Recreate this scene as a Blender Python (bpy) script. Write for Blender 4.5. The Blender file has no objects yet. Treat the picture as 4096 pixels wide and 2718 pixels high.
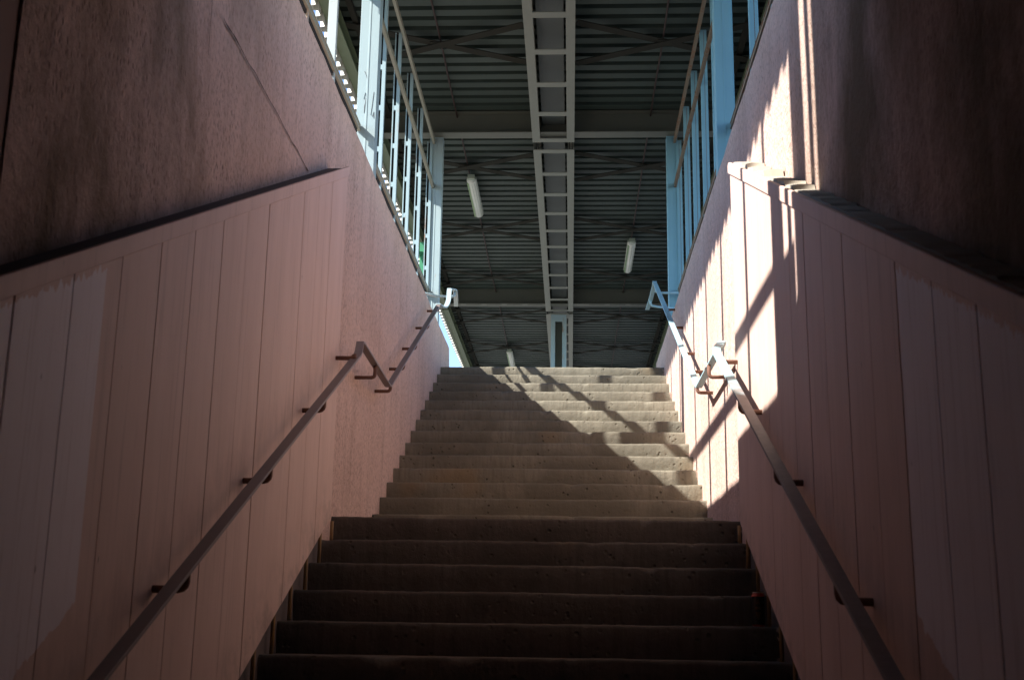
import bpy, bmesh, math, random
from mathutils import Vector, Matrix, noise
random.seed(7)
scene = bpy.context.scene
col = scene.collection

# ------------------------------------------------------------------ camera
cam = bpy.data.cameras.new("Camera"); camo = bpy.data.objects.new("Camera", cam); col.objects.link(camo)
rr = Vector((0.9987720673, 0.0473743232, 0.0144924486))
uu = Vector((-0.0030217193, -0.2337330010, 0.9722961244))
ff = Vector((-0.0494492344, 0.9711460023, 0.2333028407))
camo.matrix_world = Matrix(((rr.x, uu.x, -ff.x, 0.060), (rr.y, uu.y, -ff.y, -7.277), (rr.z, uu.z, -ff.z, -0.647), (0, 0, 0, 1)))
cam.lens = 42.315; cam.sensor_width = 36; cam.clip_start = 0.05; cam.clip_end = 2000
cam.dof.use_dof = True; cam.dof.focus_distance = 12.0; cam.dof.aperture_fstop = 6.3
scene.camera = camo

# ------------------------------------------------------------------ sky, sun, exposure
SUN = Vector((1.0, 0.53, -0.94)).normalized()          # direction the light travels
sun_el = math.asin(-SUN.z)
w = bpy.data.worlds.new("World"); scene.world = w; w.use_nodes = True
nt = w.node_tree; bg = nt.nodes['Background']
sky = nt.nodes.new('ShaderNodeTexSky'); sky.sky_type = 'NISHITA'; sky.sun_disc = False
sky.sun_elevation = sun_el; sky.sun_rotation = math.atan2(-SUN.x, -SUN.y)
sky.air_density = 1.0; sky.dust_density = 0.0; sky.altitude = 1500; sky.ozone_density = 2.0
nt.links.new(sky.outputs[0], bg.inputs[0]); bg.inputs[1].default_value = 0.13
sl = bpy.data.lights.new("Sun", 'SUN'); sl.energy = 4.2; sl.angle = math.radians(0.53); sl.color = (1.0, 0.945, 0.875)
so = bpy.data.objects.new("Sun", sl); col.objects.link(so)
so.rotation_euler = SUN.to_track_quat('-Z', 'Y').to_euler(); so.location = (-8, -6, 12)
vs = scene.view_settings
vs.view_transform = 'Standard'; vs.look = 'None'; vs.exposure = 1.46; vs.gamma = 1.0

# ------------------------------------------------------------------ dimensions
R_, T_ = 0.155, 0.325           # riser, tread
XL, XR = -1.39, 1.077           # faces of the stairwell walls
XLP, XRP = -1.27, 0.957         # faces of the board panelling
D_ = 1.488                      # landing depth
ZG = 14 * R_                    # platform level 2.17
ZWL, ZWR = 2.575, 2.47          # wall tops
YE = 6.63                       # wall end
XC = -0.17                      # canopy centre line
YT = -4.06                      # front of the shadow block added over the underpass

# ------------------------------------------------------------------ helpers
def tag(o, label=None, cat=None, group=None, kind=None):
    if label: o['label'] = label
    if cat: o['category'] = cat
    if group: o['group'] = group
    if kind: o['kind'] = kind
    return o
def empty(name, loc=(0, 0, 0)):
    o = bpy.data.objects.new(name, None); col.objects.link(o); o.location = loc; o.empty_display_size = 0.1
    return o
class MB:
    def __init__(s): s.bm = bmesh.new()
    def box(s, x0, x1, y0, y1, z0, z1):
        v = [s.bm.verts.new(p) for p in ((x0,y0,z0),(x1,y0,z0),(x1,y1,z0),(x0,y1,z0),(x0,y0,z1),(x1,y0,z1),(x1,y1,z1),(x0,y1,z1))]
        for f in ((0,3,2,1),(4,5,6,7),(0,1,5,4),(1,2,6,5),(2,3,7,6),(3,0,4,7)): s.bm.faces.new([v[i] for i in f])
        return s
    def prism_x(s, poly, x0, x1):      # poly: (y, z) list, extruded along x
        a = [s.bm.verts.new((x0, y, z)) for y, z in poly]; b = [s.bm.verts.new((x1, y, z)) for y, z in poly]
        n = len(poly)
        s.bm.faces.new(a); s.bm.faces.new(b[::-1])
        for i in range(n): s.bm.faces.new((a[i], b[i], b[(i+1) % n], a[(i+1) % n]))
        return s
    def tube(s, pts, r, n=10):
        pts = [Vector(p) for p in pts]; rings = []
        for i, p in enumerate(pts):
            d = (pts[min(i+1, len(pts)-1)] - pts[max(i-1, 0)]).normalized()
            a = d.orthogonal().normalized() if not rings else (ax - d * ax.dot(d)).normalized()
            ax = a; b = d.cross(a)
            rings.append([s.bm.verts.new(p + (a*math.cos(t) + b*math.sin(t))*r) for t in [2*math.pi*k/n for k in range(n)]])
        for i in range(len(rings)-1):
            for k in range(n): s.bm.faces.new((rings[i][k], rings[i][(k+1) % n], rings[i+1][(k+1) % n], rings[i+1][k]))
        s.bm.faces.new(rings[0][::-1]); s.bm.faces.new(rings[-1])
        return s
    def bar(s, a, b, w, h, up=(0, 0, 1)):   # rectangular bar from a to b, width w across, h along 'up'
        a, b, up = Vector(a), Vector(b), Vector(up); d = (b-a).normalized(); sd = d.cross(up).normalized(); u2 = sd.cross(d)
        v = []
        for p in (a, b):
            for i, j in ((-1,-1),(1,-1),(1,1),(-1,1)): v.append(s.bm.verts.new(p + sd*(i*w/2) + u2*(j*h/2)))
        for f in ((0,1,2,3),(7,6,5,4),(0,4,5,1),(1,5,6,2),(2,6,7,3),(3,7,4,0)): s.bm.faces.new([v[i] for i in f])
        return s
    def strip(s, pts, wd, th):  # flat bar following pts, its width along x
        P = [Vector(p) for p in pts]; rings = []
        for i, p in enumerate(P):
            d1 = (P[i] - P[i-1]).normalized() if i else None
            d2 = (P[i+1] - P[i]).normalized() if i < len(P)-1 else None
            if d1 is None: d1 = d2
            if d2 is None: d2 = d1
            X = Vector((1, 0, 0)); n1 = X.cross(d1).normalized(); n2 = X.cross(d2).normalized()
            n = (n1 + n2)
            n = n.normalized() / max(0.35, n.normalized().dot(n1)) if n.length > 1e-4 else n1
            d = (d1+d2).normalized(); sx = (X - d*X.dot(d)).normalized()
            rings.append([s.bm.verts.new(p + sx*(i2*wd/2) + n*(j*th/2)) for i2, j in ((-1,-1),(1,-1),(1,1),(-1,1))])
        for i in range(len(rings)-1):
            for k in range(4): s.bm.faces.new((rings[i][k], rings[i][(k+1) % 4], rings[i+1][(k+1) % 4], rings[i+1][k]))
        s.bm.faces.new(rings[0][::-1]); s.bm.faces.new(rings[-1])
        return s
    def build(s, name, mat, parent=None, bevel=0, smooth=False):
        bmesh.ops.recalc_face_normals(s.bm, faces=s.bm.faces)
        me = bpy.data.meshes.new(name); s.bm.to_mesh(me); s.bm.free()
        me.materials.append(mat); o = bpy.data.objects.new(name, me); col.objects.link(o)
        if smooth:
            for p in me.polygons: p.use_smooth = True
        if parent:
            o.parent = parent; o.matrix_parent_inverse = Matrix.Translation(-parent.location)
        if bevel:
            m = o.modifiers.new('Bevel', 'BEVEL'); m.width = bevel; m.segments = 2; m.limit_method = 'ANGLE'
        return o

# ------------------------------------------------------------------ materials
class NT:
    def __init__(s, name):
        s.m = bpy.data.materials.new(name); s.m.use_nodes = True; s.t = s.m.node_tree; s.b = s.t.nodes['Principled BSDF']
        tc = s.t.nodes.new('ShaderNodeNewGeometry'); s.pos = tc.outputs['Position']
    def n(s, k, **kw):
        o = s.t.nodes.new(k)
        for a, b in kw.items(): setattr(o, a, b)
        return o
    def link(s, a, b): s.t.links.new(a, b)
    def mp(s, sc):
        m = s.n('ShaderNodeMapping'); m.inputs['Scale'].default_value = sc; s.link(s.pos, m.inputs['Vector']); return m.outputs[0]
    def noise(s, sc=(1,1,1), scale=5, detail=4, rough=.55):
        x = s.n('ShaderNodeTexNoise'); x.inputs['Scale'].default_value = scale; x.inputs['Detail'].default_value = detail
        x.inputs['Roughness'].default_value = rough; s.link(s.mp(sc), x.inputs['Vector']); return x.outputs['Fac']
    def vor(s, sc=(1,1,1), scale=5, feature='F1'):
        x = s.n('ShaderNodeTexVoronoi'); x.feature = feature; x.inputs['Scale'].default_value = scale; s.link(s.mp(sc), x.inputs['Vector']); return x.outputs['Distance']
    def ramp(s, f, stops):
        r = s.n('ShaderNodeValToRGB'); e = r.color_ramp.elements
        while len(e) < len(stops): e.new(.5)
        for i, (p, c) in enumerate(stops):
            e[i].position = p; e[i].color = (c, c, c, 1) if not isinstance(c, tuple) else (*c, 1)
        s.link(f, r.inputs[0]); return r.outputs[0]
    def mix(s, f, a, b, mode='MIX'):
        x = s.n('ShaderNodeMix'); x.data_type = 'RGBA'; x.blend_type = mode
        for i, v in ((0, f), (6, a), (7, b)):
            if isinstance(v, (int, float)): x.inputs[i].default_value = v
            elif isinstance(v, tuple): x.inputs[i].default_value = (*v, 1)
            else: s.link(v, x.inputs[i])
        return x.outputs[2]
    def math(s, op, a, b=0.0, c=0.0):
        x = s.n('ShaderNodeMath'); x.operation = op
        for i, v in enumerate((a, b, c)):
            if isinstance(v, (int, float)): x.inputs[i].default_value = v
            else: s.link(v, x.inputs[i])
        return x.outputs[0]
    def xyz(s):
        x = s.n('ShaderNodeSeparateXYZ'); s.link(s.pos, x.inputs[0]); return x.outputs
    def bump(s, h, strength=.3, dist=.01, prev=None):
        b = s.n('ShaderNodeBump'); b.inputs['Strength'].default_value = strength; b.inputs['Distance'].default_value = dist
        s.link(h, b.inputs['Height'])
        if prev: s.link(prev, b.inputs['Normal'])
        return b.outputs[0]
    def out(s, c, rough=.7, nrm=None, metal=0, spec=.3):
        if isinstance(c, tuple): s.b.inputs['Base Color'].default_value = (*c, 1)
        else: s.link(c, s.b.inputs['Base Color'])
        if isinstance(rough, (int, float)): s.b.inputs['Roughness'].default_value = rough
        else: s.link(rough, s.b.inputs['Roughness'])
        s.b.inputs['Metallic'].default_value = metal; s.b.inputs['Specular IOR Level'].default_value = spec
        if nrm: s.link(nrm, s.b.inputs['Normal'])
        return s.m

PINK = (0.76, 0.555, 0.475)
def mat_stucco():
    t = NT('pink_stucco')
    big = t.noise(scale=0.9, detail=5)
    c = t.mix(t.ramp(big, [(.35, 0.), (.7, 1.)]), PINK, (0.66, 0.465, 0.385))
    # brown weathering low on the wall and around mid height, running down
    st = t.noise((1, 2.2, .35), 3.0, 6, .65)
    c = t.mix(t.math('MULTIPLY', t.ramp(st, [(.50, 0.), (.75, 1.)]), .42), c, (0.36, 0.235, 0.175))
    # olive-brown stain blotches, stronger towards the underpass
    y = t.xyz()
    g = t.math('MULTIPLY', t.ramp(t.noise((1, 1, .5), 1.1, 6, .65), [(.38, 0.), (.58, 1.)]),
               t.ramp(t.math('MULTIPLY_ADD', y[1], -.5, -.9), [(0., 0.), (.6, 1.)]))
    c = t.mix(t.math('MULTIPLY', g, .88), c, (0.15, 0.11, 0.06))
    # small dark pits and chips, elongated downwards
    pv = t.vor((1, 9, 3.2), 4.6)
    pits = t.math('MULTIPLY', t.ramp(pv, [(.08, 1.), (.24, 0.)]), t.ramp(t.noise(scale=3.5, detail=3), [(.36, 0.), (.58, 1.)]))
    fv = t.vor((1, 2.2, 1), 22)
    pits2 = t.math('MULTIPLY', t.ramp(fv, [(.12, 1.), (.32, 0.)]), t.ramp(t.noise(scale=2.1, detail=4), [(.38, 0.), (.62, 1.)]))
    pa = t.math('MAXIMUM', pits, pits2)
    c = t.mix(t.math('MULTIPLY', pa, .62), c, (0.17, 0.10, 0.075))
    gr = t.ramp(t.noise((1, 1.0, .9), 38, 4, .65), [(.36, 1.), (.50, 0.)])
    c = t.mix(t.math('MULTIPLY', gr, .30), c, (0.24, 0.145, 0.105))
    h = t.math('MULTIPLY_ADD', t.noise(scale=70, detail=6, rough=.7), .6, t.noise(scale=20, detail=4))
    nb = t.bump(h, .8, .02); nb = t.bump(t.math('MULTIPLY', pa, -1.), .6, .006, nb)
    return t.out(c, .9, nb, spec=.15)
def mat_panel():
    t = NT('painted_boards')
    c = t.mix(t.ramp(t.noise((1, 3, .5), 1.6, 5), [(.4, 0.), (.7, 1.)]), (0.745, 0.54, 0.458), (0.69, 0.49, 0.41))
    # overpainted greyish pink patch, with ragged top edge
    p = t.xyz(); wob = t.math('MULTIPLY_ADD', t.noise(scale=24, detail=3), .06, -.03)
    wob2 = t.math('MULTIPLY_ADD', t.noise((1, 1, .02), 45, 2), .09, -.04)
    yy = t.math('ADD', p[1], t.math('MULTIPLY', wob, .08))
    a = t.math('LESS_THAN', yy, -4.03)
    top = t.math('SUBTRACT', t.math('MULTIPLY_ADD', p[1], .465, 2.25), wob2)        # underneath the cap
    b = t.math('LESS_THAN', p[2], t.math('ADD', top, -.03))
    zb = t.math('MULTIPLY_ADD', p[1], .55, 1.62)
    cc = t.math('GREATER_THAN', t.math('ADD', p[2], wob), zb)
    patch = t.math('MULTIPLY', a, t.math('MULTIPLY', b, cc))
    c = t.mix(patch, c, (0.87, 0.79, 0.80))
    c = t.mix(t.math('MULTIPLY', t.ramp(t.noise((1, 10, .6), 3, 5, .7), [(.55, 0.), (.8, 1.)]), .35), c, (0.33, 0.20, 0.15))
    hz = t.math('ABSOLUTE', t.math('SUBTRACT', p[2], t.math('MULTIPLY_ADD', p[1], .474, 1.12)))
    hand = t.math('MULTIPLY', t.ramp(hz, [(.02, 1.), (.30, 0.)]), t.ramp(t.noise((1, 2, 1), 5, 6, .7), [(.42, 0.), (.68, 1.)]))
    c = t.mix(t.math('MULTIPLY', hand, .35), c, (0.34, 0.23, 0.19))
    c = t.mix(t.math('MULTIPLY', t.ramp(t.noise((1, 26, .5), 2.2, 4, .6), [(.58, 0.), (.72, 1.)]), .4), c, (0.40, 0.26, 0.21))
    sp = t.ramp(t.vor((1, 3, 1), 3.1), [(.018, 1.), (.04, 0.)])
    c = t.mix(t.math('MULTIPLY', sp, .8), c, (0.12, 0.07, 0.05))
    # scuffs near the lower edge
    low = t.ramp(t.math('SUBTRACT', p[2], t.math('MULTIPLY_ADD', p[1], .47, .25)), [(0., 1.), (.3, 0.)])
    c = t.mix(t.math('MULTIPLY', t.math('MULTIPLY', low, t.ramp(t.noise(scale=7, detail=6, rough=.7), [(.45, 0.), (.65, 1.)])), .45), c, (0.2, 0.15, 0.11))
    nb = t.bump(t.noise((1, 4, 1), 30, 4), .12, .006)
    nb = t.bump(t.noise((1, 1, 1), 3.0, 2), .3, .02, nb)
    return t.out(c, .62, nb, spec=.3)
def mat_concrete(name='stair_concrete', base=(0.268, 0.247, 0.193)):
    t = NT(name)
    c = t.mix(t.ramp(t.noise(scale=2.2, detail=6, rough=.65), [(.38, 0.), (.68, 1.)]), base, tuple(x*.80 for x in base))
    c = t.mix(t.math('MULTIPLY', t.ramp(t.noise((1, .3, 1), 1.3, 3), [(.5, 0.), (.60, 1.)]), .6), c, tuple(x*.55 for x in base))
    c = t.mix(t.ramp(t.noise((8, 1, .8), 5, 4), [(.45, 0.), (.8, 1.)]), c, tuple(x*.65 for x in base))
    c = t.mix(t.math('MULTIPLY', t.ramp(t.noise(scale=1.1, detail=2), [(.62, 0.), (.75, 1.)]), .4), c, (0.36, 0.25, 0.13))
    pit = t.ramp(t.vor(scale=22), [(.12, 1.), (.28, 0.)])
    msk = t.ramp(t.noise(scale=6, detail=3), [(.5, 0.), (.7, 1.)])
    pm = t.math('MULTIPLY', pit, msk)
    c = t.mix(t.math('MULTIPLY', pm, .7), c, (0.06, 0.05, 0.035))
    # pink paint slopped on the step ends beside the walls
    p = t.xyz()
    e = t.math('MAXIMUM', t.ramp(t.math('ADD', p[0], t.math('MULTIPLY', t.noise(scale=9, detail=3), .25)), [(.5, 0.), (.55, 0.)]), 
               t.math('GREATER_THAN', t.math('MULTIPLY_ADD', t.noise(scale=9, detail=4), .35, p[0]), 1.27))
    c = t.mix(t.math('MULTIPLY', e, .55), c, (0.5, 0.36, 0.31))
    h = t.math('MULTIPLY_ADD', t.noise((1, 1, .5), 60, 6, .7), .5, t.noise(scale=14, detail=5))
    nb = t.bump(h, .7, .012); nb = t.bump(t.math('MULTIPLY', pm, -1.), .9, .012, nb)
    return t.out(c, .92, nb, spec=.12)
def mat_paint(name, c0, rust=.3, rough=.5, rustc=(0.33, 0.17, 0.08), sc=6.0):
    t = NT(name)
    c = t.mix(t.noise(scale=3, detail=4), c0, tuple(x*.86 for x in c0))
    r = t.ramp(t.noise((1, 1, .22), sc, 6, .7), [(.74 - rust*.32, 0.), (.80 - rust*.28, 1.)])
    c = t.mix(r, c, rustc)
    nb = t.bump(t.noise(scale=35, detail=4), .15, .004); nb = t.bump(r, .25, -.002, nb)
    return t.out(c, rough, nb, spec=.4)
def mat_plain(name, c0, rough=.6, var=.85, sc=8, metal=0, spec=.35):
    t = NT(name)
    return t.out(t.mix(t.noise(scale=sc, detail=4), c0, tuple(x*var for x in c0)), rough, t.bump(t.noise(scale=40, detail=3), .12, .004), metal, spec)
def mat_rail():   # blue, mixed to grey-brown along the lower flight
    t = NT('blue_brown_rail'); p = t.xyz()
    c = t.mix(t.noise(scale=3, detail=4), (0.42, 0.62, 0.66), (0.36, 0.55, 0.60))
    wv = t.ramp(t.math('MULTIPLY_ADD', t.noise((1, 1.5, 1.5), 5, 5, .7), 1.2, t.math('MULTIPLY_ADD', p[1], .9, 1.15)), [(.25, 1.), (.65, 0.)])
    c = t.mix(wv, c, t.mix(t.noise(scale=30, detail=4), (0.30, 0.25, 0.235), (0.20, 0.165, 0.155)))
    r_ = t.ramp(t.noise((1, 1, .22), 9, 6, .7), [(.66, 0.), (.72, 1.)])
    c = t.mix(r_, c, (0.2, 0.14, 0.10))
    return t.out(c, .5, t.bump(t.noise(scale=35, detail=4), .3, .006), spec=.4)
def mat_paving():
    t = NT('paving')
    c = t.mix(t.noise(scale=1.5, detail=6), (0.21, 0.205, 0.185), (0.16, 0.155, 0.14))
    c = t.mix(t.ramp(t.vor(scale=25), [(.1, 1.), (.2, 0.)]), c, (0.15, 0.14, 0.12))
    return t.out(c, .9, t.bump(t.noise(scale=30, detail=5), .3, .01), spec=.15)

M = dict(
    stucco=mat_stucco(), panel=mat_panel(), conc=mat_concrete(), paving=mat_paving(),
    tunnel=mat_plain('underpass_render', (0.07, 0.05, 0.045), .9, .7, 2),
    undwall=mat_plain('underpass_pink_render', (0.40, 0.28, 0.24), .9, .7, 3),  # wall pink darkened, underpass shade painted into the colour
    conclow=mat_concrete('stair_concrete_shaded', (0.13, 0.112, 0.098)),  # darker copy of the stair concrete, lower-flight shade painted in
    concmid=mat_concrete('stair_concrete_worn', (0.27, 0.235, 0.18)),
    floor=mat_plain('underpass_floor_concrete', (0.05, 0.045, 0.04), .9, .7, 2),
    blue=mat_paint('pale_blue_steel', (0.37, 0.475, 0.49), .30),
    blue2=mat_paint('weathered_blue_steel', (0.37, 0.50, 0.535), .52),
    deepblue=mat_paint('blue_steel', (0.25, 0.49, 0.60), .12),
    green=mat_paint('olive_steel', (0.16, 0.20, 0.115), .10),
    beam=mat_paint('grey_green_steel', (0.14, 0.145, 0.115), .15),
    gird=mat_paint('pale_grey_steel', (0.27, 0.28, 0.235), .15),
    brace=mat_plain('brace_steel', (0.045, 0.044, 0.036), .9, .8, 6, spec=.08),
    deck=mat_plain('roof_sheet', (0.055, 0.075, 0.062), .55, .75, 3),
    trough=mat_plain('trough_sheet', (0.10, 0.115, 0.11), .45, .8, 5),
    clad=mat_paint('cladding_sheet', (0.75, 0.74, 0.66), .35, .6, (0.50, 0.24, 0.10), 2.5),
    rail=mat_paint('rail_paint', (0.27, 0.225, 0.215), .25, .5, (0.16, 0.09, 0.06)),
    railR=mat_rail(),
    rust=mat_paint('rusty_tube', (0.20, 0.105, 0.075), .55, .8, (0.26, 0.115, 0.05), 14),
    brightrust=mat_paint('ochre_rust', (0.30, 0.19, 0.09), .6, .85, (0.40, 0.21, 0.06), 14),
    dark=mat_plain('flat_black', (0.012, 0.010, 0.010), .8),
    crack=mat_plain('crack_shadow', (0.12, 0.075, 0.055), .95),
    scrib=mat_plain('pencil_grey', (0.16, 0.17, 0.18), .8),
    conduit=mat_plain('conduit_brown', (0.06, 0.035, 0.03), .6),
    lamp=mat_plain('lamp_diffuser', (0.88, 0.90, 0.80), .25, .85, 14, spec=.5),
    lampb=mat_plain('lamp_housing', (0.42, 0.48, 0.38), .45),
    lampg=mat_plain('lamp_algae', (0.28, 0.42, 0.20), .4),
    darkbrown=mat_plain('ledge_dark_brown', (0.15, 0.12, 0.11), .95, .6, 12),
    mortar=mat_plain('ledge_mortar', (0.50, 0.46, 0.38), .9, .75, 14),
    mast=mat_plain('emerald_paint', (0.07, 0.30, 0.16), .5),
    black=mat_plain('can_black', (0.015, 0.014, 0.014), .3, .8),
    red=mat_plain('can_red', (0.45, 0.05, 0.03), .3, .85),
    gold=mat_plain('can_gold', (0.14, 0.07, 0.03), .35, .5, 60),
    alu=mat_plain('aluminium', (0.55, 0.55, 0.55), .3, .9, 20, 1.0),
    shadow_blk=mat_plain('shadow_block_render', (0.40, 0.36, 0.31), .9, .85, 2),
)
# spots of pink on the pale-blue post rust etc. come from the paint material itself

# ------------------------------------------------------------------ ground, underpass floor (setting)
g = MB(); bm = g.bm; BIG = 400
for x0, x1, y0, y1 in ((-BIG, XL-.3, -BIG, BIG), (XR+.3, BIG, -BIG, BIG), (XL-.3, XR+.3, -BIG, -13.2), (XL-.3, XR+.3, D_+13*T_+.30, BIG)):
    v = [bm.verts.new((x, y, ZG-.004)) for x, y in ((x0,y0),(x1,y0),(x1,y1),(x0,y1))]; bm.faces.new(v)
tag(g.build('ground', M['paving']), kind='structure')
g = MB(); g.box(XL-.4, XR+.4, -13.5, -14*T_+.3, -14*R_-.3, -14*R_)
tag(g.build('underpass_floor', M['floor']), kind='structure')

# ------------------------------------------------------------------ stairwell walls
def stair_wall(side):
    s = -1 if side == 'L' else 1
    x = XL if s < 0 else XR; ztop = ZWL if s < 0 else ZWR; xo = x + s*.40
    m = MB(); b = m.bm
    ny, nz = 140, 60; y0, y1 = -4.46, YE + (0 if s < 0 else .28)
    grid = []
    for i in range(ny+1):
        r = []
        for j in range(nz+1):
            y = y0 + (y1-y0)*i/ny; z = -2.3 + (ztop+2.3)*j/nz
            if j == nz: z += .010*noise.noise((y*4, 3*s, 0)) + .006*noise.noise((y*17, 3*s, 0))
            if s < 0 and i == ny and z > ztop-.22: y -= (z-(ztop-.22))*.35
            r.append(b.verts.new((x + s*.004*noise.noise((y*1.3, z*1.3, s*5)), y, z)))
        grid.append(r)
    for i in range(ny):
        for j in range(nz): b.faces.new((grid[i][j], grid[i+1][j], grid[i+1][j+1], grid[i][j+1]))
    # top, outer, ends
    ot = [b.verts.new((xo, grid[i][nz].co.y, ztop)) for i in (0, ny)]; ob = [b.verts.new((xo, y, -2.3)) for y in (y0, y1)]
    b.faces.new([grid[i][nz] for i in range(ny+1)] + [ot[1], ot[0]])
    b.faces.new((ot[0], ot[1], ob[1], ob[0]))
    b.faces.new([grid[0][j] for j in range(nz+1)] + [ot[0], ob[0]])
    b.faces.new([grid[ny][j] for j in range(nz+1)] + [ot[1], ob[1]])
    o = m.build('stairwell_wall', M['stucco'])
    tag(o, 'rough pink stucco wall on the left of the stairs, in shade, with a horizontal crack above its boards' if s < 0 else
           'rough pink stucco wall on the right of the stairs, striped by bright sunlight', 'wall')
    return o
wl = stair_wall('L'); wr = stair_wall('R')
def ribbon(pts, wd, x, name, parent):
    m = MB(); b = m.bm; prev = None
    for y, z in pts:
        h = wd*(.35 + 1.1*abs(noise.noise((y*9, z*9, 1))))
        dy = .004*noise.noise((y*14, z*14, 7)); dz = .012*noise.noise((y*7, z*7, 3))
        vert = abs(pts[0][0]-pts[-1][0]) < abs(pts[0][1]-pts[-1][1])
        ps = ((x, y-h+dz, z), (x, y+h+dz, z)) if vert else ((x, y, z-h+dz), (x, y, z+h+dz))
        vv = [b.verts.new(p) for p in ps]
        if prev: b.faces.new((prev[0], prev[1], vv[1], vv[0]))
        prev = vv
    return m.build(name, M['crack'], parent)
def lerp(a, b, n): return [(a[0]+(b[0]-a[0])*i/n, a[1]+(b[1]-a[1])*i/n) for i in range(n+1)]
ribbon(lerp((-2.8, 1.797), (-1.14, 1.775), 90), .0062, XL+.0065, 'crack', wl)
ribbon(lerp((-2.96, 1.55), (-2.96, 2.5), 40), .004, XL+.0065, 'crack', wl)

def under_wall(s):
    x = XL if s < 0 else XR
    q = .006 if s < 0 else .0005
    m = MB(); m.box(min(x+s*q, x+s*.4), max(x+s*q, x+s*.4), -13.4, -4.463 if s < 0 else -4.4602, -2.3, ZG-.02)
    return tag(m.build('underpass_wall', M['undwall'] if s < 0 else M['stucco']), 'dark pink wall section at the left edge, beyond a vertical joint' if s < 0 else
               'dark pink wall section at the right edge, beyond a vertical joint', 'wall')
under_wall(-1); under_wall(1)
m = MB(); m.box(XL-.0, XR+.0, -13.4, -3.45, 1.60, ZG-.03)  # unseen slab, front edge set forward and low to darken the near walls
tag(m.build('unseen_underpass_slab', M['tunnel']), 'unseen slab over the underpass behind the viewer, front edge set to darken the near walls', 'roof')
m = MB(); m.box(XL-.35, XR+.35, -13.6, -13.41, -2.3, ZG-.03)
tag(m.build('underpass_end_wall', M['tunnel']), 'dark wall closing the underpass behind the viewer', 'wall')
# unseen block added over the underpass to cast the big right-wall shadow
blk = empty('shadow_block', (XC, -8, ZG))
tag(blk, 'plain unseen block added over the underpass to cast the wall shadow', 'light blocker')
m = MB(); m.box(-1.80, 2.4, -12, YT-.02, ZG+.002, 6.3); m.build('wall', M['shadow_blk'], blk)  # body of the added shadow block
m = MB(); m.box(-1.85, 2.6, -12.2, YT-.01, 6.3, 6.5); m.build('roof', M['beam'], blk)  # top of the added shadow block

# ------------------------------------------------------------------ staircase
st = empty('staircase', (XC, 0, -2.17)); tag(st, 'worn bare concrete staircase in two flights with a landing between', 'staircase')
def step(yn, zn, depth, name, seed, xl=XL-.02, xr=XR+.02, mat=None):
    m = MB(); b = m.bm; n = 260; rings = []
    amp = 1.0
    for i in range(n+1):
        x = xl + (xr-xl)*i/n
        w1 = noise.noise((x*1.1, seed*3.7, 0))*.007 + noise.noise((x*5, seed*5.1, 0))*.005 + noise.noise((x*24, seed*1.7, 0))*.0028
        chip = max(0, noise.noise((x*7, seed*9.3, 4)) - .34)*.06
        rnd = .015 + .006*noise.noise((x*9, seed, 9)) + chip
        fw = noise.noise((x*2, seed*2.2, 8))*.003
        zt = zn + w1*.8 - chip*.25
        prof = [(yn+.02+fw, zn-R_-.012), (yn+.012+fw, zn-R_+.03), (yn+.004+fw, zn-R_*.5), (yn+fw+noise.noise((x*16, seed, 2))*.002, zt-rnd*1.3),
                (yn+fw+rnd*.25, zt-rnd*.45), (yn+fw+rnd*.8, zt-.0015), (yn+fw+rnd*1.8, zt), (yn+depth*.5, zn-.002), (yn+depth+.03, zn-.003)]
        rings.append([b.verts.new((x, y, z)) for y, z in prof])
    for i in range(n):
        for k in range(8): b.faces.new((rings[i][k], rings[i+1][k], rings[i+1][k+1], rings[i][k+1]))
    # closed block below so that it has depth
    q = [[b.verts.new((x, y, zn-R_-.012)) for y in (yn+.02, yn+depth+.03)] for x in (xl, xr)]
    b.faces.new((rings[0][0], *[rings[0][k] for k in range(1, 9)], q[0][1])); b.faces.new((rings[n][0], *[rings[n][k] for k in range(1, 9)], q[1][1]))
    b.faces.new((rings[0][8], rings[n][8], q[1][1], q[0][1])); b.faces.new((q[0][0], q[1][0], q[1][1], q[0][1]))
    return m.build(name, mat or M['conc'], st, smooth=True)
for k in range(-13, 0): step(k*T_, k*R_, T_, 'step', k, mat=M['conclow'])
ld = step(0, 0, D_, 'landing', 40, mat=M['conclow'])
for k in range(0, 13): step(D_+k*T_, (k+1)*R_, T_, 'step', 50+k)
step(D_+13*T_, 14*R_, .55, 'top_step', 88)

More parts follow.
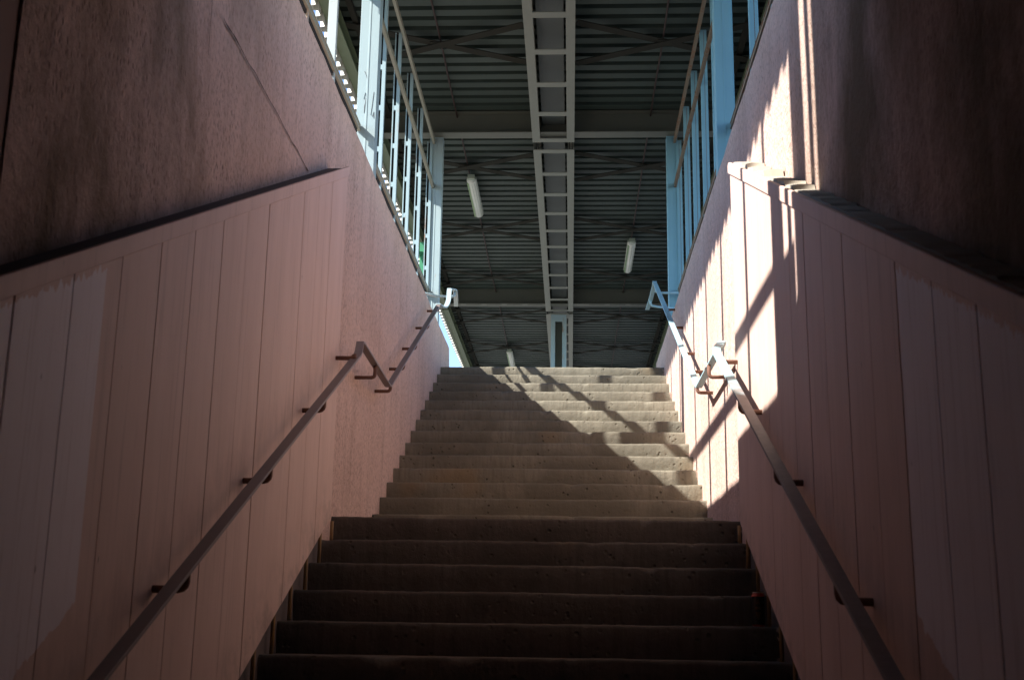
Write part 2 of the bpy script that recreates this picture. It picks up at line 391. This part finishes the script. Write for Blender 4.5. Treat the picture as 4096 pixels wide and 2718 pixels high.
# ------------------------------------------------------------------ board panelling of the lower flight
def panelling(s):
    x = XLP if s < 0 else XRP
    top = (lambda y: .465*y + 2.295) if s < 0 else (lambda y: .470*y + 2.325)
    bot = (lambda y: .470*y + .232) if s < 0 else (lambda y: .470*y + .280)
    ye = -.62 if s < 0 else -.78
    jo = -1.022 if s < 0 else -1.20
    pitch = .322
    r = empty('board_panelling', (x, ye, bot(ye)))
    tag(r, 'shaded pink board panelling fixed along the left wall of the lower flight' if s < 0 else
           'pink board panelling along the right wall, its upper end bleached by sun', 'panelling')
    edges = [ye] + [jo - pitch*i for i in range(0, 13)]
    if s > 0: edges = [ye, -1.21] + [-1.53 - .312*i for i in range(0, 12)]
    for i in range(len(edges)-1):
        a, b = edges[i], edges[i+1]
        if a < -6.6: break
        m = MB(); g = random.choice((.0015, .0024, .004)); off = random.uniform(-.0012, .0012)
        a2 = a - (0 if i == 0 else g); b2 = b + g
        m.prism_x([(a2, bot(a2)), (b2, bot(b2)), (b2, top(b2)-.062), (a2, top(a2)-.062)], x+off, x + s*.020)
        o = m.build('board', M['panel'], r, bevel=.002)
    yb = edges[-1]
    m = MB(); m.prism_x([(ye, bot(ye)), (yb, bot(yb)), (yb, top(yb)-.08), (ye, top(ye)-.08)], x + s*.0215, x + s*.03)
    m.build('backing_sheet', M['crack'], r)
    # end board closing the gap to the wall
    m = MB(); m.box(min(x+s*.021, x+s*.118), max(x+s*.021, x+s*.118), ye-.022, ye-.001, bot(ye)+.01, top(ye)-.07); m.build('end_board', M['panel'], r)
    # cap rail
    m = MB()
    if s < 0:
        m.prism_x([(ye+.015, top(ye+.015)-.060), (yb, top(yb)-.060), (yb, top(yb)), (ye+.015, top(ye+.015))], x-.008, x+.007)
    else:
        m.prism_x([(ye+.015, top(ye+.015)-.068), (yb, top(yb)-.068), (yb, top(yb)+.002), (ye-.02, top(ye-.02)+.002), (ye+.015, top(ye)-.012)], x-.010, x+.012)
    m.build('cap_rail', M['panel'], r, bevel=.005 if s > 0 else .002)
    # ledge between cap and wall
    m = MB(); xa, xb = sorted((x + s*.013, x + s*.117))
    m.prism_x([(ye, top(ye)-.05), (yb, top(yb)-.05), (yb, top(yb)-.01), (ye, top(ye)-.01)], xa, xb)
    m.build('ledge', M['darkbrown'], r)
    if s > 0:
        # lumpy stepped mortar seen rising behind the cap rail
        m = MB(); b = m.bm; N = 340; rows = []
        for i in range(N+1):
            y = ye - .02 + (-5.4 - ye)*i/N
            ph = ((-(y - ye)) / .172) % 1.0; cell = int((-(y - ye)) / .172)
            hgt = (.003 + .034*ph**.7)*(.75+.5*noise.noise((cell*3.1, 2, 1)))
            if cell in (0, 6, 10): hgt *= .35
            hgt *= max(.22, min(1, 1 - (-(y-ye) - 1.1)*.55))
            hgt += .006*noise.noise((y*20, 0, 5))
            z = top(y)
            rows.append([b.verts.new(p) for p in ((x+.016, y, z-.02), (x+.020, y, z+hgt*.8), (x+.05, y, z+hgt), (x+.112, y, z+hgt*.9), (x+.116, y, z-.02))])
        for i in range(N):
            for k in range(4): b.faces.new((rows[i][k], rows[i+1][k], rows[i+1][k+1], rows[i][k+1]))
        m.build('mortar_bed', M['mortar'], r)
    # dark strip added against the wall to darken the gap under the boards
    xw = XL if s < 0 else XR
    m = MB(); m.prism_x([(-.42, bot(-.42)-.60), (yb, bot(yb)-.60), (yb, bot(yb)+.25), (ye+.0, bot(ye)+.25), (ye+.0, bot(ye)+.03), (-.42, bot(-.42)-.12)], xw-s*.004, xw-s*.016)
    m.build('dark_strip', M['darkbrown'], r)
    # rusty bearer tubes under the lower edge, one per step
    for k in range(1, 11):
        y = -k*T_ + .13; xx = x + s*.075
        m = MB(); m.tube([(xx, y, -k*R_-.004), (xx, y, min(bot(y)+.02, -k*R_+(.30 if k > 1 else .11)))], .010, 10)
        m.build('bearer_tube', M['brightrust'], r, smooth=True)
    return r
panelling(-1); panelling(1)

# ------------------------------------------------------------------ handrails
def bracket(m, xw, xr_, y, z, zr):
    s = 1 if xr_ > xw else -1; q = .022
    pts = [(xw, y, z), (xr_ - s*q, y, z)]
    for a in (30, 60, 90): pts.append((xr_ - s*q + s*q*math.sin(math.radians(a)), y, z + q - q*math.cos(math.radians(a))))
    pts.append((xr_, y, zr))
    m.tube(pts, .0125, 10)
def curve(P, n=6):   # catmull-rom
    out = []
    P = [Vector(p) for p in P]
    for i in range(len(P)-1):
        p0 = P[max(i-1, 0)]; p1 = P[i]; p2 = P[i+1]; p3 = P[min(i+2, len(P)-1)]
        for k in range(n):
            t = k/n
            out.append(.5*((2*p1) + (p2-p0)*t + (2*p0-5*p1+4*p2-p3)*t*t + (3*p1-p0-3*p2+p3)*t**3))
    out.append(P[-1]); return out
hl = empty('handrail', (XL, -.6, .8)); tag(hl, 'flat steel handrail in shade on the left wall, its upper end bent out of shape', 'handrail')
lx, ux = -1.165, -1.275
zl = lambda y: .4735*y + 1.148
m = MB(); m.strip([(lx, -6.3, zl(-6.3)), (lx, -.60, zl(-.60)), (lx-.012, -.50, zl(-.50)), (-1.236, -.14, 1.050), (-1.240, -.07, 1.060), (ux, 1.27, 1.060), (ux, 1.33, 1.075)], .047, .013)
m.build('rail', M['rail'], hl, bevel=.002)
zu = lambda y: 1.063 + (y-1.31)*.4745
bend = curve([(ux, 4.36, zu(4.36)), (-1.296, 4.47, 2.548), (-1.272, 4.72, 2.582), (-1.253, 4.85, 2.632), (-1.242, 4.95, 2.722), (-1.244, 5.04, 2.86), (-1.240, 5.12, 2.892), (-1.222, 5.3, 2.935), (-1.222, 5.45, 2.955), (-1.258, 5.9, 3.001), (-1.305, 6.4, 3.047)], 5)
m = MB(); m.strip([(ux, 1.30, 1.062), (ux, 4.33, zu(4.33))], .046, .0125); m.build('rail', M['rail'], hl, bevel=.002)
m = MB(); m.strip([tuple(p) for p in bend], .050, .012); tag(m.build('bent_rail_end', M['blue'], hl), 'pale blue bent end of the handrail')
for y in (-5.35, -4.4, -3.419, -2.443, -1.458):
    m = MB(); bracket(m, XLP-.005, lx, y, zl(y)-.068, zl(y)-.005); m.build('bracket', M['rust'], hl, smooth=True)
m = MB(); bracket(m, XLP-.005, lx, -.70, .825, zl(-.70)); m.build('bracket', M['rust'], hl, smooth=True)
m = MB(); bracket(m, XL-.005, ux+.02, .564, .975, 1.053); m.build('bracket', M['rust'], hl, smooth=True)
for y in (1.398, 2.041, 2.727, 3.545, 4.33):
    m = MB(); bracket(m, XL-.005, ux, y, zu(y)-.06, zu(y)-.003); m.build('bracket', M['rust'], hl, smooth=True)
m = MB(); m.tube([(-1.50, 4.9, 2.785), (-1.383, 5.1, 2.807), (-1.307, 5.25, 2.843), (-1.245, 5.37, 2.875), (-1.222, 5.42, 2.91), (-1.222, 5.42, 2.945)], .013)
m.build('long_bracket', M['blue'], hl, smooth=True)

hr = empty('handrail', (XR, -.8, .8)); tag(hr, 'flat steel handrail on the right wall, pale blue along its upper part', 'handrail')
lx2, ux2 = .857, .967
zr2 = lambda y: .4740*y + 1.215
m = MB(); m.strip([(lx2, -6.3, zr2(-6.3)), (lx2, -.80, zr2(-.80)), (lx2+.012, -.68, zr2(-.68)), (.962, -.20, 1.045), (.972, -.12, 1.054), (ux2, 1.20, 1.050), (ux2, 1.26, 1.068)], .047, .013)
m.build('rail', M['railR'], hr, bevel=.002)
zu2 = lambda y: 1.056 + (y-1.235)*.4760
m = MB(); m.strip([(ux2, 1.225, 1.052), (ux2, 5.45, zu2(5.45)), (.972, 5.52, zu2(5.5)+.006), (.975, 5.7, 3.085), (.972, 6.15, 3.075), (.955, 6.55, 3.05)], .046, .0125)
m.build('rail', M['railR'], hr, bevel=.002)
for y in (-5.5, -4.55, -3.566, -2.57, -1.633):
    m = MB(); bracket(m, XRP+.005, lx2, y, zr2(y)-.078, zr2(y)-.005); m.build('bracket', M['rust'], hr, smooth=True)
m = MB(); bracket(m, XRP+.005, lx2+.01, -.86, .775, zr2(-.86)); m.build('bracket', M['rust'], hr, smooth=True)
m = MB(); bracket(m, XR+.005, ux2-.012, .45, .965, 1.045); m.build('bracket', M['rust'], hr, smooth=True)
for y in (1.30, 1.887, 2.465, 3.447, 4.26):
    m = MB(); bracket(m, XR+.005, ux2, y, zu2(y)-.06, zu2(y)-.003); m.build('bracket', M['rust'], hr, smooth=True)
m = MB(); m.tube([(1.27, 5.95, 3.085), (1.06, 5.9, 3.07), (1.01, 5.9, 3.085), (.985, 5.9, 3.11)], .013); m.build('long_bracket', M['railR'], hr, smooth=True)
m = MB(); m.tube([(1.26, 6.4, 3.02), (1.06, 6.25, 3.0), (.985, 6.2, 3.0), (.968, 6.2, 3.03), (.968, 6.2, 3.07)], .013); m.build('long_bracket', M['railR'], hr, smooth=True)

# ------------------------------------------------------------------ steel posts and screen frames on the wall tops
def mir(x): return 2*XC - x
def post(s, yf, z0, z1, label, mat):
    xs = (-1.765, -1.600); 
    if s > 0: xs = (1.262, 1.400)
    xa, xb = xs
    r = empty('canopy_post', ((xa+xb)/2, yf+.07, z0)); tag(r, label, 'post', 'steel posts carrying the canopy')
    c = (xa+xb)/2; m = MB()
    m.box(xa, c-.002, yf, yf+.14, z0, z1); m.box(c+.002, xb, yf, yf+.14, z0, z1)
    m.box(c-.006, c+.008, yf-.0035, yf+.0, z0+.02, z1-.02)     # weld seam
    m.build('shaft', mat, r, bevel=.003)
    m = MB(); m.box(xa-.03, xb+.03, yf-.03, yf+.17, z0-.002, z0+.012); m.build('base_plate', mat, r)
    m = MB(); m.box(xa, xb, yf+.001, yf+.139, z1, z1+.011); m.build('cap_plate', mat, r)
    return r
ZB = 5.50       # underside of the cross beams
ylist = [-3.72, 2.11, 7.14]
for yf, nm in ((7.14, 'far'), (2.11, 'near'), (-3.72, 'out')):
    for s in (-1, 1):
        lb = {('far', -1): 'pale blue steel post on the left wall, the farther one, under the cross beam',
              ('near', -1): 'pale blue steel post on the left wall, the nearer one, sunlit and rust streaked',
              ('far', 1): 'blue steel post on the right wall, the farther one, beside the handrail end',
              ('near', 1): 'wide blue steel post on the right wall, the nearer one',
              ('out', -1): 'pale blue steel post on the left wall close to the underpass mouth',
              ('out', 1): 'blue steel post on the right wall close to the underpass mouth'}[(nm, s)]
        z0 = (ZWL if s < 0 else ZWR) - .005
        if nm == 'far': z0 = ZG - .02 if False else z0
        post(s, yf, (ZG if nm == 'far' else z0), ZB-.012, lb, M['blue'] if s < 0 else M['deepblue'])

near_post = [o for o in bpy.data.objects if o.get('label', '').startswith('pale blue steel post on the left wall, the nearer')][0]
for pts in ([(-1.708, 3.704), (-1.698, 3.763), (-1.68, 3.693), (-1.698, 3.656), (-1.677, 3.672), (-1.691, 3.715), (-1.7, 3.577), (-1.7, 3.651)],
            [(-1.625, 3.768), (-1.634, 3.65), (-1.643, 3.56), (-1.629, 3.544), (-1.618, 3.587), (-1.616, 3.528)],
            [(-1.712, 3.962), (-1.695, 3.919), (-1.677, 3.865)]):
    m = MB(); m.tube([(px, 2.1085, pz) for px, pz in pts], .0022, 6)
    m.build('pencil_scribble', M['scrib'], near_post)

def frame(s, y0, y1, mids, label):
    # a welded screen frame: end mullions, mid mullions, three horizontal rails
    X = (lambda x: x) if s < 0 else (lambda x: mir(x) - .012)
    z0 = (ZWL if s < 0 else ZWR)
    mt = M['blue2'] if s < 0 else M['deepblue']
    r = empty('screen_frame', (X(-1.76), y0, z0)); tag(r, label, 'screen frame', 'welded steel screen frames between the canopy posts')
    zA, zB, zC = 5.43, 4.83, 3.44
    def bx(m, xa, xb, *a):
        xa, xb = X(xa), X(xb); m.box(min(xa, xb), max(xa, xb), *a)
    ends = [y0] + mids + ([y1] if y1 > 3 else [])
    for y in ends:
        m = MB()
        if y1 < 3 or s > 0:
            bx(m, -1.800, -1.732, y, y+.045, z0, zA)
            mu = m.build('mullion', M['rusty'] if s < 0 else mt, r, bevel=.002)
            if s > 0:
                m = MB(); bx(m, -1.772, -1.768, y-.001, y+.002, z0+.02, zA-.02); m.build('seam', M['rust'], mu)
            continue
        bx(m, -1.800, -1.790, y, y+.045, z0, zA)        # thin outer flat
        bx(m, -1.765, -1.732, y, y+.045, z0, zA)        # inner channel
        z = z0 + .30
        while z < zA - .1:
            bx(m, -1.790, -1.765, y+.002, y+.04, z, z+.05); z += .42
        mu = m.build('mullion', mt, r)
        m = MB(); bx(m, -1.7895, -1.7655, y+.030, y+.042, z0+.01, zA-.01); m.build('gap_strip', M['dark'], mu)  # black strip filling the gap between the two flats
    for z in (zA, zB, zC):
        ys = [y0+.046] + mids + [y1]
        for i in range(len(ys)-1):
            pass
        m = MB()
        d = .022 if z == zC else 0
        bx(m, -1.731-d, -1.706-d, y0, y1+.045, z-.028, z+.028)
        bx(m, -1.706-d, -1.700-d, y0, y1+.045, z-.028, z-.020); bx(m, -1.706-d, -1.700-d, y0, y1+.045, z+.020, z+.028)
        m.build('horizontal_rail', M['frail'] if s < 0 else M['frailR'], r)
        if z == zC:
            m = MB(); bx(m, -1.757, -1.742, y0+.05, y1-.005, z-.062, z-.029); m.build('gap_strip', M['dark'], r)  # black strip drawing the dark groove under the rail
    return r
M['rusty'] = mat_paint('rust_stained_pale_paint', (0.50, 0.56, 0.54), .70, .6, (0.50, 0.34, 0.22), 3.0)
M['frail'] = mat_paint('grey_rail_paint', (0.36, 0.35, 0.27), .30)
M['frailR'] = mat_paint('rusty_rail_paint', (0.25, 0.20, 0.14), .75, .6, (0.24, 0.13, 0.07), 10)
pt = .935
frame(-1, 2.33, 7.12, [3.28, 4.21, 5.15, 6.09], 'pale blue screen frame on the left wall between the two posts')
frame(-1, -3.575, 2.06, [-2.75, -1.82, -.88, .05, .99], 'rust streaked screen frame on the left wall nearer than the near post')
frame(1, 2.33, 7.12, [3.28, 4.21, 5.15, 6.09], 'blue screen frame with brown rails on the right wall between the two posts')
frame(1, -3.575, 2.06, [-2.75, -1.82, -.88, .05, .99], 'blue screen frame on the right wall nearer than the near post')
m = MB(); m.box(-1.80, -1.71, -3.97, -3.93, ZWL, 5.5)
tag(m.build('steel_upright', M['blue2']), 'thin pale blue upright at the underpass mouth on the left wall', 'upright')
m = MB(); m.box(-1.79, -1.775, -4.05, -3.73, ZWL, 3.47)  # unseen plate added to cut the low sliver of sun beside the post
tag(m.build('shadow_plate', M['blue2']), 'pale blue plate added low on the left wall to block a sliver of sun', 'plate')

# ------------------------------------------------------------------ canopy
cn = empty('platform_canopy', (XC, 10, ZG)); tag(cn, 'long flat canopy with ribbed metal roof, grey girders and cross bracing over the stairs', 'canopy')
xa, xb = -2.50, 2.16
Y0, Y1 = -4.0, 27.0
ZD = 5.80
m = MB(); b = m.bm; y = Y0; prof = []
while y < Y1:   # trapezoidal sheet, ribs across the canopy
    prof += [(y, ZD), (y+.130, ZD), (y+.145, ZD+.10), (y+.206, ZD+.10)]; y += .2215
rows = [[b.verts.new((x, py, pz)) for py, pz in prof] for x in (xa, xb)]
for i in range(len(prof)-1): b.faces.new((rows[0][i], rows[0][i+1], rows[1][i+1], rows[1][i]))
lo = m.build('roof_deck', M['deck'], cn)
m = MB(); m.box(xa-.05, xb+.05, Y0, Y1, ZD+.13, ZD+.17); m.build('roof_skin', M['trough'], cn)
for yb in (2.08, 7.0, 15.3, 23.6):       # cross beams: bottom flange + web + top flange
    m = MB(); m.box(xa, xb, yb, yb+.19, ZB, ZB+.014); m.box(xa, xb, yb+.088, yb+.102, ZB+.014, ZD-.002)
    m.box(xa, xb, yb, yb+.19, ZD-.018, ZD-.004)
    cb = m.build('cross_beam', M['beam'], cn)
    if yb > 10:
        m = MB(); 
        x = xa+.1
        while x < xb-.3:
            if not (-.6 < x < .2):
                m = MB(); m.box(x, x+.30, yb+.045, yb+.055, ZB-.004, ZB-.001); m.build('slot', M['dark'], cb)
            x += .40
# central longitudinal girders: two bottom flanges joined by battens, trough above
def girder(y0, y1, nb):
    m = MB(); z = ZB - .035
    for x0, x1 in ((-.450, -.350), (-.010, .088)):
        m.box(x0, x1, y0, y1, z, z+.012)
        m.box(x0+.002 if x0 < -.2 else x1-.012, x0+.012 if x0 < -.2 else x1-.002, y0, y1, z+.012, ZD-.02)
        m.box(x0+.01, x1-.01, y0, y1, ZD-.03, ZD-.02)
    gd = m.build('girder', M['gird'], cn)
    for i in range(nb+1):
        yy = y0 + .0 + (y1-y0-.12)*i/nb
        mm = MB(); mm.box(-.350, -.010, yy, yy+.115, z+.0005, z+.0115); mm.build('batten', M['gird'], gd)
    mm = MB(); mm.box(-.325, -.035, y0+.01, y1-.01, z+.17, z+.18)
    for xx in (-.325, -.045): mm.box(xx, xx+.010, y0+.01, y1-.01, z+.18, z+.30)
    mm.build('trough', M['trough'], gd)
girder(-1.0, 7.25, 10); girder(7.50, 15.75, 10); girder(15.98, 24.2, 10)
for x0 in (-.42, -.385, .02, .055):
    m = MB(); m.box(x0, x0+.014, 7.22, 7.53, ZB-.01, ZB+.10); m.build('splice_plate', M['brace'], cn)
# X bracing of flat bars
def brace(a, b_, z):
    m = MB(); m.bar((a[0], a[1], z), (b_[0], b_[1], z), .115, .010); m.build('brace', M['brace'], cn)
for yc, hw in ((-.6, .9), (2.6-.0, .0), (4.92, .95), (8.60, 1.0), (11.35, 1.1), (14.10, 1.1), (16.95, 1.15), (19.8, 1.15), (22.4, 1.15)):
    if hw == 0: continue
    for x0, x1 in ((-2.42, -.46), (.10, 2.08)):
        f = hw*.98*.5*1.0; yc2 = yc + .10
        m = MB(); m.box((x0+x1)/2-.09, (x0+x1)/2+.09, yc2-.07, yc2+.07, ZD-.1005, ZD-.0895); m.build('gusset_plate', M['brace'], cn)
        brace((x0, yc2-f), (x1, yc2+f), ZD-.085); brace((x0, yc2+f), (x1, yc2-f), ZD-.105)
# edge: olive fascia beam, purlin, upright ribbed cladding
for s in (-1, 1):
    X = (lambda x: x) if s < 0 else (lambda x: mir(x))
    def bx(m, a, b2, *r): a, b2 = X(a), X(b2); m.box(min(a, b2), max(a, b2), *r)
    yA = Y0
    for seg, (ya, yb2) in enumerate(((Y0, 7.2), (7.26, 15.55), (15.62, Y1))):
        m = MB(); bx(m, -2.495, -2.375, ya, yb2, 5.46, 5.475); bx(m, -2.495, -2.485, ya, yb2, 5.475, 5.70); bx(m, -2.495, -2.40, ya, yb2, 5.69, 5.70)
        m.build('fascia_beam', M['green'], cn)
    m = MB(); bx(m, -2.33, -2.27, Y0, Y1, ZD-.06, ZD-.004); m.build('purlin', M['brace'], cn)
    m = MB(); b = m.bm; y = Y0; pr = []
    while y < Y1 - .3: pr += [(-2.503, y), (-2.503, y+.10), (-2.553, y+.112), (-2.553, y+.213)]; y += .225
    lo2 = [b.verts.new((X(px), py, 5.385 + .0)) for px, py in pr]; hi2 = [b.verts.new((X(px), py, 6.10)) for px, py in pr]
    for i in range(len(pr)-1): b.faces.new((lo2[i], lo2[i+1], hi2[i+1], hi2[i]))
    c = m.build('fascia_cladding', M['clad'], cn)
    so_ = c.modifiers.new('Solid', 'SOLIDIFY'); so_.thickness = .004
    for yy in [Y0 + .30 + i*.30 for i in range(0)]: pass
m = MB()
for s in (-1, 1):
    X = (lambda x: x) if s < 0 else (lambda x: mir(x))
    y = 7.4
    while y < 26: 
        a, c2 = X(-2.478), X(-2.463); m.box(min(a, c2), max(a, c2), y, y+.05, 5.476, ZD-.004); y += .225
m.build('stiffener', M['brace'], cn)
# end of the canopy far away
m = MB(); m.box(xa, xb, Y1-.1, Y1-.05, ZB-.05, ZD+.11); m.build('end_board', M['brace'], cn)

# central column
cc = empty('canopy_column', (-.2, 16.0, ZG)); tag(cc, 'pale blue built-up steel column standing alone at the head of the stairs', 'column')
m = MB()
m.box(-.352, -.268, 15.9, 15.915, ZG, ZB-.06); m.box(-.352, -.340, 15.915, 16.15, ZG, ZB-.06)
m.box(-.125, -.045, 15.9, 15.915, ZG, ZB-.06); m.box(-.057, -.045, 15.915, 16.15, ZG, ZB-.06)
m.box(-.268, -.125, 15.9, 15.914, ZB-.20, ZB-.061)
m.build('shaft', M['blue2'], cc)
m = MB(); m.box(-.268, -.125, 16.10, 16.115, ZG, ZB-.06); m.build('web_plate', M['beam'], cc)
m = MB(); m.box(-.40, .0, 15.85, 16.2, ZB-.06, ZB-.038); m.build('head_plate', M['gird'], cc)

# ------------------------------------------------------------------ lamps and conduits under the roof
def lamp(x, y0, L, label):
    z = ZD - .23
    r = empty('batten_light', (x, y0, z)); tag(r, label, 'light fitting', 'tube light fittings under the canopy')
    m = MB(); m.box(x-.070, x+.070, y0+.02, y0+L-.02, z+.055, z+.10); m.build('housing', M['lampb'], r, bevel=.012)
    m = MB(); b = m.bm; rg = []
    for y, sc in ((y0, .75), (y0+.03, 1), (y0+L-.03, 1), (y0+L, .75)):
        rg.append([b.verts.new((x + .072*sc*math.cos(a), y, z+.06 - .075*sc*math.sin(a))) for a in [math.pi*k/10 for k in range(11)]])
    for i in range(3):
        for k in range(10): b.faces.new((rg[i][k], rg[i][k+1], rg[i+1][k+1], rg[i+1][k]))
    b.faces.new(rg[0]); b.faces.new(rg[-1][::-1]); m.build('diffuser', M['lamp'], r, smooth=True)
    m = MB()
    for a in (.5, .95, 1.5, 2.1, 2.6):
        m.bar((x+.0735*math.cos(a), y0+.04, z+.06-.0765*math.sin(a)), (x+.0735*math.cos(a), y0+L-.04, z+.06-.0765*math.sin(a)), .004, .003)
    m.build('rib', M['lampb'], r)
    m = MB(); m.box(x-.066, x-.040, y0+.05, y0+L-.03, z+.0-.002, z+.03); m.build('algae_stain', M['lampg'], r, bevel=.004)
    m = MB(); m.box(x-.05, x+.05, y0-.07, y0-.005, z+.04, z+.10); m.build('end_box', M['lampb'], r)
    for yy in (y0+.3, y0+L-.3):
        m = MB(); m.box(x-.01, x+.01, yy, yy+.02, z+.10, ZD); m.build('hanger', M['lampb'], r)
lamp(-1.385, 8.95, 1.5, 'greenish tube light fitting hanging left of the central girder, the nearest one')
lamp(1.055, 11.85, 1.6, 'tube light fitting hanging right of the central girder')
lamp(-1.385, 20.0, 1.6, 'small distant tube light fitting low above the top step')
for x, nm in ((-1.42, 'left'), (1.06, 'right')):
    m = MB(); pts = [(x + .015*noise.noise((yy*.5, x, 0)), yy, ZD-.045 + .012*noise.noise((yy*.7, x, 3))) for yy in [Y0+.5 + .5*i for i in range(62)]]
    m.tube(pts, .011, 8)
    tag(m.build('cable_conduit', M['conduit'], smooth=True), f'thin brown conduit running along the roof {nm} of the central girder', 'conduit')

# ------------------------------------------------------------------ green mast beyond the left screen
gm = empty('signal_mast', (-2.25, 10.6, ZG)); tag(gm, 'emerald green steel mast seen through the left screen frame', 'mast')
m = MB(); m.box(-2.31, -2.22, 10.55, 10.65, ZG, 5.20); m.build('pole', M['mast'], gm)
m = MB(); m.bar((-2.27, 10.56, 5.02), (-2.62, 10.2, 4.93), .05, .05); m.build('arm', M['mast'], gm)
m = MB(); m.box(-2.17, -2.10, 10.5, 10.62, 4.90, 5.02); m.bar((-2.24, 10.6, 4.96), (-2.15, 10.56, 4.96), .02, .02); m.build('junction_box', M['mast'], gm)
m = MB(); m.box(-2.33, -2.20, 10.53, 10.67, ZG, ZG+.02); m.build('base_plate', M['mast'], gm)

# ------------------------------------------------------------------ drink can on a step
cx, cy, cz = .983, -3.55*T_, -4*R_
can = empty('drink_can', (cx, cy, cz)); tag(can, 'tall black drink can with red rim standing on a lower step by the right wall', 'can')
def lathe(prof, name, mat, parent, n=28):
    m = MB(); b = m.bm
    rg = [[b.verts.new((cx + r*math.cos(2*math.pi*k/n), cy + r*math.sin(2*math.pi*k/n), cz + z)) for k in range(n)] for r, z in prof]
    for i in range(len(rg)-1):
        for k in range(n): b.faces.new((rg[i][k], rg[i][(k+1) % n], rg[i+1][(k+1) % n], rg[i+1][k]))
    b.faces.new(rg[0][::-1]); b.faces.new(rg[-1]); return m.build(name, mat, parent, smooth=False)
lathe([(.0255, .001), (.0325, .012)], 'red_base', M['red'], can)
lathe([(.0325, .012), (.0328, .014), (.0328, .146)], 'body', M['black'], can)
lathe([(.0328, .146), (.0325, .150), (.0275, .161), (.0270, .163)], 'red_shoulder', M['red'], can)
lathe([(.0275, .163), (.0285, .166), (.0280, .168), (.0255, .168), (.0250, .163)], 'rim', M['alu'], can)
m = MB(); b = m.bm; rr_ = []
for j in range(9):
    z = .035 + .10*j/8; hw = .45*math.sin(math.pi*(j+.6)/9.2)
    rr_.append([b.verts.new((cx + .0333*math.cos(-math.pi/2 - .15 + hw*u), cy + .0333*math.sin(-math.pi/2 - .15 + hw*u), cz+z)) for u in (-1, -.4, .2, .8)])
for j in range(8):
    if j in (3, 5): continue
    for k in range(3): b.faces.new((rr_[j][k], rr_[j][k+1], rr_[j+1][k+1], rr_[j+1][k]))
m.build('emblem', M['gold'], can)

# ------------------------------------------------------------------ render settings
scene.render.engine = 'CYCLES'
scene.cycles.max_bounces = 10; scene.cycles.diffuse_bounces = 6
